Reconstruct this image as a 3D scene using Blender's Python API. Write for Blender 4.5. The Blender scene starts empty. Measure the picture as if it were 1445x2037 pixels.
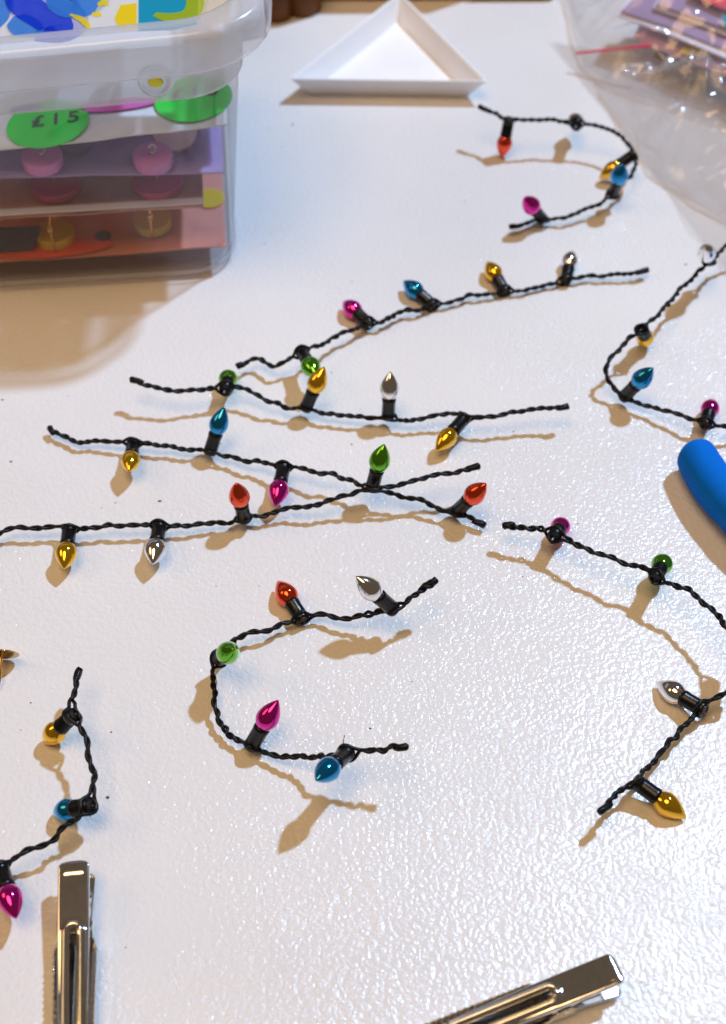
import bpy, bmesh, math, random
import numpy as np
from mathutils import Vector, Matrix, noise

random.seed(7)
MM = 0.001
scene = bpy.context.scene
COL = scene.collection

# ------------------------------------------------------------------ camera
F_PX, PITCH, CAM_H, CEN = 2800.0, math.radians(49.4), 300.7, 257.731   # photo pixels, mm
cam_d = bpy.data.cameras.new('camera')
cam = bpy.data.objects.new('camera', cam_d)
COL.objects.link(cam)
cam.location = (0, -CEN*MM, CAM_H*MM)
cam.rotation_euler = (math.pi/2 - PITCH, 0, 0)
cam_d.sensor_fit = 'VERTICAL'
cam_d.sensor_height = 24
cam_d.lens = 24*F_PX/2037.0
cam_d.clip_start = 0.01
cam_d.clip_end = 20
cam_d.dof.use_dof = True
cam_d.dof.focus_distance = 0.356
cam_d.dof.aperture_fstop = 9.5
scene.camera = cam

# ------------------------------------------------------------------ light
world = bpy.data.worlds.new('World')
scene.world = world
world.use_nodes = True
bg = world.node_tree.nodes['Background']
bg.inputs[0].default_value = (0.39, 0.29, 0.20, 1)
bg.inputs[1].default_value = 0.26

def area(name, loc, target, size, power, color, shape='DISK', size_y=None):
    l = bpy.data.lights.new(name, 'AREA')
    l.shape = shape
    l.size = size
    if size_y: l.size_y = size_y
    l.energy = power
    l.color = color
    o = bpy.data.objects.new(name, l)
    COL.objects.link(o)
    o.location = loc
    d = Vector(target) - Vector(loc)
    o.rotation_euler = d.to_track_quat('-Z', 'Y').to_euler()
    return o

area('key_lamp', (0.92, 0.82, 1.90), (0, 0.02, 0), 0.10, 51.0, (0.50, 0.71, 1.0))
area('room_lamp_warm', (-0.35, -0.50, 2.4), (0, 0.05, 0), 1.3, 27.5, (1.0, 0.63, 0.29))
area('side_fill_warm', (-1.15, 0.02, 1.05), (0, 0.0, 0), 0.60, 3.0, (1.0, 0.62, 0.26))  # added warm fill for streaks on the clip ridges, not a known lamp

vs = scene.view_settings
vs.view_transform = 'Standard'
vs.look = 'None'
vs.exposure = 0.03
vs.gamma = 1.0
scene.render.engine = 'CYCLES'
scene.cycles.transparent_max_bounces = 32
scene.cycles.max_bounces = 12
scene.cycles.sample_clamp_indirect = 4.0

# ------------------------------------------------------------------ helpers
_c, _s = math.cos(PITCH), math.sin(PITCH)
def ray(px, py):
    a = (px-722.5)/F_PX
    b = (py-1018.5)/F_PX
    return np.array([a, _c-b*_s, -_s-b*_c])
CAMP = np.array([0.0, -CEN, CAM_H])
def P(px, py, z=0.0):
    """point (mm) at height z above the table that stands where the photo shows it"""
    d = ray(px, py)
    return CAMP + d*((z-CAM_H)/d[2])

def mesh_obj(name, verts, faces, mat, parent=None, smooth=True, origin=(0, 0, 0)):
    """verts in mm, world coordinates; parent's location is taken off"""
    me = bpy.data.meshes.new(name)
    o = np.array(origin, float)
    me.from_pydata([tuple((np.array(v)-o)*MM) for v in verts], [], faces)
    me.update()
    if smooth:
        me.polygons.foreach_set('use_smooth', [True]*len(me.polygons))
    me.materials.append(mat)
    ob = bpy.data.objects.new(name, me)
    COL.objects.link(ob)
    if parent is not None:
        ob.parent = parent
    else:
        ob.location = tuple(o*MM)
    return ob

def empty(name, loc):
    e = bpy.data.objects.new(name, None)
    COL.objects.link(e)
    e.location = tuple(np.array(loc, float)*MM)
    e.empty_display_size = 0.005
    return e

def tag(o, label, cat, group=None):
    o['label'] = label
    o['category'] = cat
    if group: o['group'] = group
    return o

def tube(points, radii, n=8, caps=True, flat=1.0):
    pts = np.array(points, float)
    m = len(pts)
    if np.isscalar(radii): radii = [radii]*m
    T = np.gradient(pts, axis=0)
    T /= np.linalg.norm(T, axis=1)[:, None]+1e-12
    ref = np.array([0, 0, 1.0]) if abs(T[0][2]) < .9 else np.array([1.0, 0, 0])
    N = np.cross(ref, T[0]); N /= np.linalg.norm(N)
    V, F = [], []
    for i in range(m):
        N = N-T[i]*np.dot(N, T[i]); N /= np.linalg.norm(N)+1e-12
        B = np.cross(T[i], N)
        for k in range(n):
            a = 2*math.pi*k/n
            V.append(pts[i]+radii[i]*(math.cos(a)*N+flat*math.sin(a)*B))
    for i in range(m-1):
        for k in range(n):
            F.append((i*n+k, i*n+(k+1) % n, (i+1)*n+(k+1) % n, (i+1)*n+k))
    if caps:
        F.append(tuple(range(n))[::-1])
        F.append(tuple((m-1)*n+k for k in range(n)))
    return V, F

def join(parts):
    V, F = [], []
    for v, f in parts:
        b = len(V)
        V += list(v)
        F += [tuple(i+b for i in q) for q in f]
    return V, F

def lathe(profile, n=32):
    """profile [(r,z)] about z; closes ends at r=0"""
    V, F = [], []
    rows = []
    for r, z in profile:
        if r < 1e-6:
            rows.append([len(V)]); V.append((0, 0, z))
        else:
            b = len(V)
            rows.append(list(range(b, b+n)))
            V += [(r*math.cos(2*math.pi*k/n), r*math.sin(2*math.pi*k/n), z) for k in range(n)]
    for a, b in zip(rows[:-1], rows[1:]):
        for k in range(n):
            k2 = (k+1) % n
            if len(a) == 1: F.append((a[0], b[k2], b[k])[::-1])
            elif len(b) == 1: F.append((a[k], a[k2], b[0]))
            else: F.append((a[k], a[k2], b[k2], b[k]))
    return V, F

def raw_mesh(name, V, F, mat, smooth=True):
    me = bpy.data.meshes.new(name)
    me.from_pydata([tuple(np.array(v)*MM) for v in V], [], F)
    me.update()
    if smooth: me.polygons.foreach_set('use_smooth', [True]*len(me.polygons))
    me.materials.append(mat)
    return me

def spline(ctrl, step=0.4):
    c = np.array(ctrl, float)
    c = np.vstack([2*c[0]-c[1], c, 2*c[-1]-c[-2]])
    out = []
    for i in range(1, len(c)-2):
        p0, p1, p2, p3 = c[i-1:i+3]
        n = max(2, int(np.linalg.norm(p2-p1)/step*1.0))
        for k in range(n):
            t = k/n
            out.append(.5*((2*p1)+(-p0+p2)*t+(2*p0-5*p1+4*p2-p3)*t*t+(-p0+3*p1-3*p2+p3)*t**3))
    out.append(c[-2])
    return np.array(out)

# ------------------------------------------------------------------ materials
def mat_base(name):
    m = bpy.data.materials.new(name)
    m.use_nodes = True
    nt = m.node_tree
    return m, nt, nt.nodes['Principled BSDF'], nt.nodes['Material Output']

def pmat(name, col, rough=.5, metal=0.0, spec=.5, coat=0.0, var=0.0, vscale=300, bump=0.0, bscale=800):
    m, nt, b, out = mat_base(name)
    b.inputs['Base Color'].default_value = (*col, 1)
    b.inputs['Roughness'].default_value = rough
    b.inputs['Metallic'].default_value = metal
    b.inputs['Specular IOR Level'].default_value = spec
    b.inputs['Coat Weight'].default_value = coat
    b.inputs['Coat Roughness'].default_value = .05
    tc = nt.nodes.new('ShaderNodeTexCoord')
    if var > 0:
        n = nt.nodes.new('ShaderNodeTexNoise')
        n.inputs['Scale'].default_value = vscale
        n.inputs['Detail'].default_value = 4
        nt.links.new(tc.outputs['Object'], n.inputs['Vector'])
        r = nt.nodes.new('ShaderNodeValToRGB')
        r.color_ramp.elements[0].position = .3
        r.color_ramp.elements[1].position = .7
        r.color_ramp.elements[0].color = (*[x*(1-var) for x in col], 1)
        r.color_ramp.elements[1].color = (*[min(1, x*(1+var)) for x in col], 1)
        nt.links.new(n.outputs['Fac'], r.inputs['Fac'])
        nt.links.new(r.outputs['Color'], b.inputs['Base Color'])
    if bump > 0:
        n2 = nt.nodes.new('ShaderNodeTexNoise')
        n2.inputs['Scale'].default_value = bscale
        n2.inputs['Detail'].default_value = 3
        nt.links.new(tc.outputs['Object'], n2.inputs['Vector'])
        bp = nt.nodes.new('ShaderNodeBump')
        bp.inputs['Strength'].default_value = bump
        bp.inputs['Distance'].default_value = .0002
        nt.links.new(n2.outputs['Fac'], bp.inputs['Height'])
        nt.links.new(bp.outputs['Normal'], b.inputs['Normal'])
    return m

def film_mat(name, haze, col=(.9, .9, .92), rough=.1, gloss_gain=1.0, transp=(.97, .97, .97), translucent=.5, blur=0.0):
    """thin clear or milky plastic: straight-through, a little scattering, Fresnel gloss"""
    m, nt, b, out = mat_base(name)
    nt.nodes.remove(b)
    if blur > 0:
        tr = nt.nodes.new('ShaderNodeBsdfRefraction'); tr.inputs['IOR'].default_value = 1.03
        tr.inputs['Roughness'].default_value = blur
    else:
        tr = nt.nodes.new('ShaderNodeBsdfTransparent')
    tr.inputs[0].default_value = (*transp, 1)
    df = nt.nodes.new('ShaderNodeBsdfDiffuse'); df.inputs[0].default_value = (*col, 1)
    tl = nt.nodes.new('ShaderNodeBsdfTranslucent'); tl.inputs[0].default_value = (*col, 1)
    gl = nt.nodes.new('ShaderNodeBsdfGlossy'); gl.inputs['Roughness'].default_value = rough
    m1 = nt.nodes.new('ShaderNodeMixShader'); m1.inputs[0].default_value = translucent
    nt.links.new(df.outputs[0], m1.inputs[1]); nt.links.new(tl.outputs[0], m1.inputs[2])
    m2 = nt.nodes.new('ShaderNodeMixShader'); m2.inputs[0].default_value = haze
    nt.links.new(tr.outputs[0], m2.inputs[1]); nt.links.new(m1.outputs[0], m2.inputs[2])
    lw = nt.nodes.new('ShaderNodeLayerWeight'); lw.inputs['Blend'].default_value = .5
    pw = nt.nodes.new('ShaderNodeMath'); pw.operation = 'POWER'; pw.inputs[1].default_value = 4.0
    nt.links.new(lw.outputs['Facing'], pw.inputs[0])
    mu = nt.nodes.new('ShaderNodeMath'); mu.operation = 'MULTIPLY_ADD'
    mu.inputs[1].default_value = .5*gloss_gain; mu.inputs[2].default_value = .045*gloss_gain
    mu.use_clamp = True
    nt.links.new(pw.outputs[0], mu.inputs[0])
    m3 = nt.nodes.new('ShaderNodeMixShader')
    nt.links.new(mu.outputs[0], m3.inputs[0])
    nt.links.new(m2.outputs[0], m3.inputs[1]); nt.links.new(gl.outputs[0], m3.inputs[2])
    nt.links.new(m3.outputs[0], out.inputs['Surface'])
    return m

def table_mat():
    m, nt, b, out = mat_base('table_plastic')
    L, N = nt.links.new, nt.nodes.new
    tc = N('ShaderNodeTexCoord')
    # pebbled grain
    wn = N('ShaderNodeTexNoise'); wn.noise_dimensions = '2D'; wn.inputs['Scale'].default_value = 260; wn.inputs['Detail'].default_value = 2
    L(tc.outputs['Object'], wn.inputs['Vector'])
    ws = N('ShaderNodeVectorMath'); ws.operation = 'SCALE'; ws.inputs['Scale'].default_value = .0022
    L(wn.outputs['Color'], ws.inputs[0])
    wa = N('ShaderNodeVectorMath'); wa.operation = 'ADD'
    L(tc.outputs['Object'], wa.inputs[0]); L(ws.outputs[0], wa.inputs[1])
    vo = N('ShaderNodeTexVoronoi'); vo.voronoi_dimensions = '2D'; vo.feature = 'SMOOTH_F1'; vo.inputs['Scale'].default_value = 700
    vo.inputs['Smoothness'].default_value = .55
    L(wa.outputs[0], vo.inputs['Vector'])
    n1 = N('ShaderNodeTexNoise'); n1.noise_dimensions = '2D'; n1.inputs['Scale'].default_value = 1300; n1.inputs['Detail'].default_value = 3
    n1.inputs['Roughness'].default_value = .62
    L(tc.outputs['Object'], n1.inputs['Vector'])
    mx = N('ShaderNodeMath'); mx.operation = 'MULTIPLY_ADD'
    mx.inputs[1].default_value = -1.0
    L(vo.outputs['Distance'], mx.inputs[0])
    m2 = N('ShaderNodeMath'); m2.operation = 'MULTIPLY'; m2.inputs[1].default_value = .8
    L(n1.outputs['Fac'], m2.inputs[0]); L(m2.outputs[0], mx.inputs[2])
    bp = N('ShaderNodeBump'); bp.inputs['Strength'].default_value = .75; bp.inputs['Distance'].default_value = .00019
    # the grain is deeper in some patches than in others
    gn = N('ShaderNodeTexNoise'); gn.noise_dimensions = '2D'; gn.inputs['Scale'].default_value = 28; gn.inputs['Detail'].default_value = 4
    L(tc.outputs['Object'], gn.inputs['Vector'])
    gr = N('ShaderNodeMapRange'); gr.inputs['From Min'].default_value = .3; gr.inputs['From Max'].default_value = .7
    gr.inputs['To Min'].default_value = .6; gr.inputs['To Max'].default_value = 1.0
    L(gn.outputs['Fac'], gr.inputs['Value']); L(gr.outputs[0], bp.inputs['Strength'])
    rr = N('ShaderNodeMapRange'); rr.inputs['From Min'].default_value = .35; rr.inputs['From Max'].default_value = .65
    rr.inputs['To Min'].default_value = .16; rr.inputs['To Max'].default_value = .09
    L(gn.outputs['Fac'], rr.inputs['Value']); L(rr.outputs[0], b.inputs['Roughness'])
    L(mx.outputs[0], bp.inputs['Height']); L(bp.outputs['Normal'], b.inputs['Normal'])
    # faint uneven off-white, scuffs
    cn = N('ShaderNodeTexNoise'); cn.noise_dimensions = '2D'; cn.inputs['Scale'].default_value = 9; cn.inputs['Detail'].default_value = 5
    L(tc.outputs['Object'], cn.inputs['Vector'])
    cr = N('ShaderNodeValToRGB')
    cr.color_ramp.elements[0].position = .3; cr.color_ramp.elements[0].color = (.728, .715, .712, 1)
    cr.color_ramp.elements[1].position = .7; cr.color_ramp.elements[1].color = (.79, .778, .772, 1)
    L(cn.outputs['Fac'], cr.inputs['Fac'])
    L(cr.outputs['Color'], b.inputs['Base Color'])
    b.inputs['Roughness'].default_value = .28
    b.inputs['Specular IOR Level'].default_value = .62
    return m

M = {}
M['table'] = table_mat()
M['black'] = pmat('black_socket_plastic', (.004, .004, .005), .28, spec=.32, bump=.15, bscale=1500)
M['wire'] = pmat('black_wire_plastic', (.004, .004, .005), .38, spec=.25, bump=.2, bscale=2500)
BULB = {'gold': (.93, .52, .015), 'silver': (.83, .83, .85), 'red': (.90, .075, .018),
        'magenta': (.72, .008, .34), 'blue': (.0, .27, .62), 'green': (.13, .48, .012)}
for k, c in BULB.items():
    M['bulb_'+k] = pmat('bulb_'+k, c, .08, 1.0 if k == 'silver' else .90, coat=.6, bump=.05, bscale=500)
M['chrome'] = pmat('nickel_plated_steel', (.84, .84, .85), .08, 1.0, var=.06, vscale=500, bump=.05, bscale=900)
M['brass'] = pmat('polished_brass', (.72, .43, .13), .14, 1.0)
M['steel'] = pmat('tool_steel', (.5, .5, .5), .3, 1.0)
M['blue_rubber'] = pmat('blue_rubber', (.0, .14, .62), .8, spec=.1, var=.05, bump=.15, bscale=2500)
M['white_tray'] = pmat('white_tray_plastic', (.87, .865, .88), .32, spec=.5, var=.025, vscale=60, bump=.08, bscale=400)
M['clear'] = film_mat('clear_box_plastic', .055, rough=.06, transp=(.91, .91, .92))
M['frost'] = film_mat('frosted_box_plastic', .70, col=(.84, .84, .88), rough=.25, translucent=.55)
M['milky'] = film_mat('milky_lid_plastic', .46, col=(.82, .83, .90), rough=.18, translucent=.4)
M['bag'] = film_mat('clear_bag_film', .11, col=(.96, .95, 1.0), rough=.10, gloss_gain=1.25, transp=(1, 1, 1), translucent=.45)
M['bag_flat'] = film_mat('flat_bag_film', .05, col=(.86, .84, .84), rough=.15, gloss_gain=1.2, transp=(.98, .97, .96))
M['zip'] = pmat('pink_zip_plastic', (.75, .02, .12), .35)
M['silver_wire'] = pmat('silver_wire', (.85, .85, .86), .15, 1.0)

# ------------------------------------------------------------------ table
tb = mesh_obj('table_top', [(-650, -500, 0), (650, -500, 0), (650, 700, 0), (-650, 700, 0)], [(0, 1, 2, 3)], M['table'], smooth=False)
tb['kind'] = 'structure'

# ------------------------------------------------------------------ light strands
# bulb: teardrop, tip along +z; socket: from z=-.4 to 6.4
SOCK_L, BULB_L = 6.4, 8.4
TOTAL = SOCK_L+BULB_L
sock_me = raw_mesh('light_socket', *lathe([(0, -.5), (1.3, -.5), (1.75, -.35), (1.95, .05), (2.0, .6), (2.0, 1.5), (1.93, 1.6), (1.93, 1.75), (1.99, 1.85), (1.97, 5.2), (2.08, 5.35), (2.1, 6.2), (1.98, 6.42), (1.8, 6.45), (1.72, 6.2), (1.7, 5.0), (0, 5.0)], 28), M['black'])
prof = [(0, 5.2), (1.55, 5.2), (1.62, 6.2), (1.95, 6.55)]
for i in range(1, 17):
    t = i/16
    zz = 6.55 + t*(TOTAL-6.55)
    r = 1.95+0.93*math.sin(min(1, t/.30)*math.pi/2) if t < .30 else 2.88*(1-((t-.30)/.70)**1.75)**.96
    prof.append((max(r, 0.0 if i == 16 else .05), zz))
prof[-1] = (0, TOTAL)
bulb_me = {}
for k in BULB:
    bulb_me[k] = raw_mesh('bulb_'+k, *lathe(prof, 36), M['bulb_'+k])

def make_strand(ctrl, lights, label, seed, ends=(True, True)):
    rng = random.Random(seed)
    pts = spline([P(*c) for c in ctrl])
    n = len(pts)
    # gentle kinks of hand-twisted wire
    for i in range(n):
        q = Vector((i*.4/6.0, seed*7.3, 0))
        q2 = Vector((i*.4/2.6, seed*3.1, 5))
        pts[i] += np.array([noise.noise(q)*.95+noise.noise(q2)*.65, noise.noise(q+Vector((0, 9, 0)))*.95+noise.noise(q2+Vector((0, 9, 0)))*.65, noise.noise(q+Vector((0, 0, 9)))*.3])
    seg = np.linalg.norm(np.diff(pts, axis=0), axis=1)
    s = np.concatenate([[0], np.cumsum(seg)])
    T = np.gradient(pts, axis=0); T /= np.linalg.norm(T, axis=1)[:, None]
    root = empty('light_strand', (pts[n//2][0], pts[n//2][1], 0))
    tag(root, label, 'string lights', 'cut strands of miniature bulbs on the table')
    o = np.array([pts[n//2][0], pts[n//2][1], 0])
    # sockets
    socks = []
    for (bx, by, bz, tx, ty, mode, colr) in lights:
        b0 = P(bx, by, bz)
        i = int(np.argmin(np.linalg.norm(pts-b0, axis=1)))
        B = pts[i].copy()
        d = ray(tx, ty); d /= np.linalg.norm(d)
        oc = CAMP-B
        bb = np.dot(oc, d); cc = np.dot(oc, oc)-TOTAL**2
        disc = bb*bb-cc
        if disc < 0:
            tt = -bb
        else:
            tt = -bb-math.sqrt(disc) if mode == 'h' else -bb+math.sqrt(disc)
        tip = CAMP+d*tt
        ax = tip-B; ax /= np.linalg.norm(ax)
        # rest on the table rather than in it
        for _ in range(60):
            zc = B[2]+ax[2]*9.2-2.9*math.sqrt(max(0, 1-ax[2]**2))
            zt = B[2]+ax[2]*TOTAL
            zs = B[2]-2.0*math.sqrt(max(0, 1-ax[2]**2))
            if zc < 0 or zt < 0.1:
                ax[2] += .03; ax /= np.linalg.norm(ax)
            else: break
        if zs < 0: B[2] += -zs; 
        socks.append((i, B, ax, colr))
    # the two wires
    ph = rng.random()*6
    phi = np.zeros(n)
    for i in range(1, n):
        per = 6.0+3.4*noise.noise(Vector((s[i]/9, seed*1.7, 2)))
        phi[i] = phi[i-1]+2*math.pi*seg[i-1]/per
    phi += ph
    up = np.array([0, 0, 1.0])
    off = []
    for i in range(n):
        N = np.cross(up, T[i]); N /= np.linalg.norm(N)+1e-9
        Bn = np.cross(T[i], N)
        off.append((N, Bn))
    for w in (0, 1):
        wp = np.zeros((n, 3))
        for i in range(n):
            N, Bn = off[i]
            a = phi[i]+math.pi*w
            loose = .33+.9*max(0, noise.noise(Vector((s[i]/6, seed*2.2, 8)))-.28)
            v = loose*(math.cos(a)*N+math.sin(a)*Bn)
            for (j, B, ax, colr) in socks:
                dd = s[i]-s[j]
                if abs(dd) < 7:
                    wgt = math.exp(-(dd/2.3)**2)
                    side = np.cross(T[j], ax); side /= np.linalg.norm(side)+1e-9
                    N2, B2 = off[j]
                    a2 = phi[j]
                    sg = 1 if np.dot(math.cos(a2)*N2+math.sin(a2)*B2, side) >= 0 else -1
                    if w: sg = -sg
                    v = v*(1-wgt)+wgt*(side*sg*2.15+ax*(.9 if w else .2)+(B-pts[j]))
            wp[i] = pts[i]+v
            wp[i][2] = max(wp[i][2], .42)
        V, F = tube(wp, .47, 8)
        mesh_obj('wire', V, F, M['wire'], root, origin=o)
    # cut ends, pinched and a little ragged
    for e, on in zip((0, n-1), ends):
        if not on: continue
        dirn = -T[0] if e == 0 else T[-1]
        L = 2.2+rng.random()*2
        p0 = pts[e]-dirn*L
        V, F = tube([p0, p0+dirn*L*.35, p0+dirn*L*.8, p0+dirn*(L+.6), p0+dirn*(L+1.0)], [.5, .85, .95, 1.0, .55], 9)
        V = [np.array(v)+np.array([noise.noise(Vector(v)*1.3)*.35, noise.noise(Vector(v)*1.3+Vector((5, 0, 0)))*.35, noise.noise(Vector(v)*1.3+Vector((0, 5, 0)))*.3]) for v in V]
        for v in V: v[2] = max(v[2], .05)
        mesh_obj('wire_end', V, F, M['wire'], root, origin=o)
    for (j, B, ax, colr) in socks:
        so = bpy.data.objects.new('light_socket', sock_me)
        COL.objects.link(so)
        so.parent = root
        q = Vector(ax).to_track_quat('Z', 'Y')
        so.rotation_mode = 'QUATERNION'
        so.rotation_quaternion = q
        so.location = tuple((B-o)*MM)
        bo = bpy.data.objects.new('bulb', bulb_me[colr])
        COL.objects.link(bo)
        bo.parent = so
        k_ = rng.uniform(.96, 1.05); bo.scale = (k_, k_*rng.uniform(.97, 1.03), 1.0)
        bo['label'] = colr+' metallic teardrop bulb'
        # snipped whisker of wire by some sockets
        if rng.random() < .6:
            sd = np.cross(T[j], ax); sd /= np.linalg.norm(sd)+1e-9
            p = B+sd*2.0*rng.choice((-1, 1))+ax*rng.uniform(.3, 2)
            dv = np.array([rng.uniform(-1, 1), rng.uniform(-1, 1), rng.uniform(.2, 1)])+T[j]
            dv /= np.linalg.norm(dv)
            V, F = tube([p, p+dv*.9, p+dv*1.6+np.array([0, 0, .2]), p+dv*rng.uniform(2, 3)], .11, 5)
            mesh_obj('wire_whisker', V, F, M['wire'], root, origin=o)
    return root

make_strand([(955,212,15),(985,228,14.5),(1012,236,14.5),(1060,240,14),(1100,240,13.5),(1147,245,13),(1190,250,12.5),(1225,265,12),(1250,285,11.5),(1265,310,10),(1262,335,9),(1245,360,7.5),(1222,385,6),(1190,405,5),(1150,425,4),(1110,435,3),(1080,437,2.5),(1050,445,3),(1018,450,4)],
    [(1014,236,14.5,1002,312,'l','red'),(1147,245,13,1143,238,'l','silver'),(1258,305,10.5,1190,357,'l','gold'),(1222,387,6,1240,326,'h','blue'),(1082,437,2.8,1043,392,'h','magenta')],
    'curved strand beside the clear bags, bent into a hook, farthest of the strands', 1)
make_strand([(1287,538,3.2),(1240,545,3),(1200,548,2.5),(1165,550,2.3),(1128,555,2.3),(1090,565,2),(1040,578,2),(1000,580,2.3),(950,585,2.5),(900,600,2.5),(860,608,2.5),(810,620,3),(770,635,3.5),(722,647,4),(680,665,5),(640,685,6.5),(608,697,8),(580,712,6.5),(545,728,5),(515,716,4.5),(480,725,4.5)],
    [(1125,557,2.4,1138,504,'l','silver'),(1003,578,2.4,967,532,'l','gold'),(862,608,2.6,802,562,'l','blue'),(735,645,4,685,617,'l','magenta'),(600,699,8,630,748,'h','green')],
    'straight diagonal strand running up to the right below the hooked strand', 2)
make_strand([(265,757,10),(300,765,9.7),(330,775,9),(370,778,8.5),(410,773,8),(450,768,8),(480,772,7),(520,790,6),(560,807,5),(610,817,4),(650,820,4),(700,827,4),(770,833,4),(830,835,4.5),(870,825,5.5),(905,823,6),(930,828,6.5),(970,828,7),(1010,824,7.5),(1060,814,8),(1128,808,8.5)],
    [(449,770,8,457,743,'l','green'),(608,817,4,646,729,'h','gold'),(770,834,4,777,739,'h','silver'),(927,827,6.5,867,897,'h','gold')],
    'shallow sagging strand with an upright silver bulb in its middle', 3)
make_strand([(100,855,2.5),(135,867,2.7),(170,878,3),(210,878,3.5),(262,880,4),(300,883,4),(350,890,3.5),(420,902,3.2),(470,912,4),(520,920,5),(565,926,6),(620,938,6.5),(660,945,6.7),(700,957,6.7),(745,973,6.5),(790,982,6),(830,995,5),(880,1012,3.6),(920,1025,3),(960,1040,2.5)],
    [(266,880,4.3,257,938,'h','gold'),(416,902,3.4,447,808,'h','blue'),(567,925,6,548,1007,'h','magenta'),(742,972,6.5,765,883,'h','green'),(906,1020,3.2,968,961,'h','red')],
    'strand sloping down to the right, passing under another where its green bulb stands', 4)
make_strand([(-70,1085,3.5),(-30,1075,4),(0,1062,4.2),(40,1050,4.5),(80,1050,4.6),(132,1050,4.6),(180,1050,4.6),(230,1045,4.6),(313,1042,4.6),(350,1045,4),(420,1042,3.5),(485,1036,3.2),(520,1028,3.3),(570,1015,4.2),(620,1003,5.4),(680,988,7.2),(740,977,9.0),(790,966,9.8),(850,953,10.5),(900,940,11.2),(952,925,12)],
    [(137,1050,4.7,128,1132,'h','gold'),(318,1042,4.7,304,1123,'h','silver'),(490,1036,3.2,470,960,'h','red')],
    'strand entering from the left edge and crossing over another to a raised right end', 5, (False, True))
make_strand([(1500,470,10),(1445,493,10.5),(1412,518,10.5),(1385,545,10.5),(1350,580,11),(1310,625,12),(1278,655,12.5),(1245,680,11.5),(1215,715,9.5),(1205,745,7.5),(1218,772,5),(1246,790,3.5),(1290,808,3.8),(1340,820,5),(1400,842,6),(1445,846,6),(1500,850,6)],
    [(1414,520,10.5,1402,494,'h','silver'),(1276,655,12.5,1282,694,'l','gold'),(1243,789,3.5,1300,731,'h','blue'),(1403,842,6,1418,795,'l','magenta')],
    'strand curling out of the right edge and back in, above the blue handle', 6, (False, False))
make_strand([(1005,1045,8),(1040,1050,8.5),(1080,1055,9),(1105,1064,9.5),(1140,1080,9.5),(1180,1098,10),(1220,1110,10.5),(1265,1125,11),(1305,1147,11),(1345,1165,11.5),(1390,1190,12),(1425,1220,12.5),(1445,1245,12.5),(1474,1290,12),(1474,1340,10),(1445,1378,7.5),(1420,1395,6),(1395,1412,5),(1365,1440,5),(1330,1480,5),(1300,1515,5),(1270,1545,5.5),(1245,1567,6.2),(1220,1590,7),(1195,1608,8)],
    [(1103,1066,9.5,1122,1038,'l','magenta'),(1303,1148,11,1325,1107,'l','green'),(1462,1270,12.5,1520,1235,'h','red'),(1400,1410,5.2,1306,1366,'l','silver'),(1263,1551,5.6,1340,1638,'l','gold')],
    'strand looping off the right edge below the blue handle, ending at a gold bulb', 7)
make_strand([(868,1157,14),(845,1170,13),(820,1190,12),(785,1213,9.8),(740,1222,7),(690,1228,4.2),(640,1225,3.2),(600,1234,3),(560,1247,3.5),(500,1262,4.5),(470,1275,5.5),(436,1305,7),(427,1330,6.2),(425,1380,4.5),(427,1420,3.5),(445,1450,3),(480,1474,3),(500,1487,3),(525,1497,3),(560,1507,3.8),(610,1505,6.5),(650,1503,9.5),(690,1495,12),(730,1497,13.5),(770,1492,14.5),(803,1488,15.5)],
    [(783,1213,9.8,708,1146,'h','silver'),(603,1234,3.1,552,1157,'l','red'),(431,1307,7,466,1291,'h','green'),(498,1487,3,554,1392,'h','magenta'),(693,1493,12.5,628,1553,'h','blue')],
    'strand bent into an open C in the middle of the foreground', 8)
make_strand([(155,1335,11),(152,1365,11),(148,1400,11.5),(150,1425,12),(165,1455,12),(178,1500,11.5),(188,1550,10.5),(183,1595,10),(165,1622,9.8),(135,1640,9),(100,1670,7.5),(60,1690,7),(0,1722,6.5),(-40,1745,6),(-80,1760,5)],
    [(150,1420,12,112,1484,'l','gold'),(184,1600,10.2,142,1640,'l','blue'),(0,1722,6.5,33,1828,'h','magenta')],
    'strand at the left edge bending above the hair clip', 9, (True, False))

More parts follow.
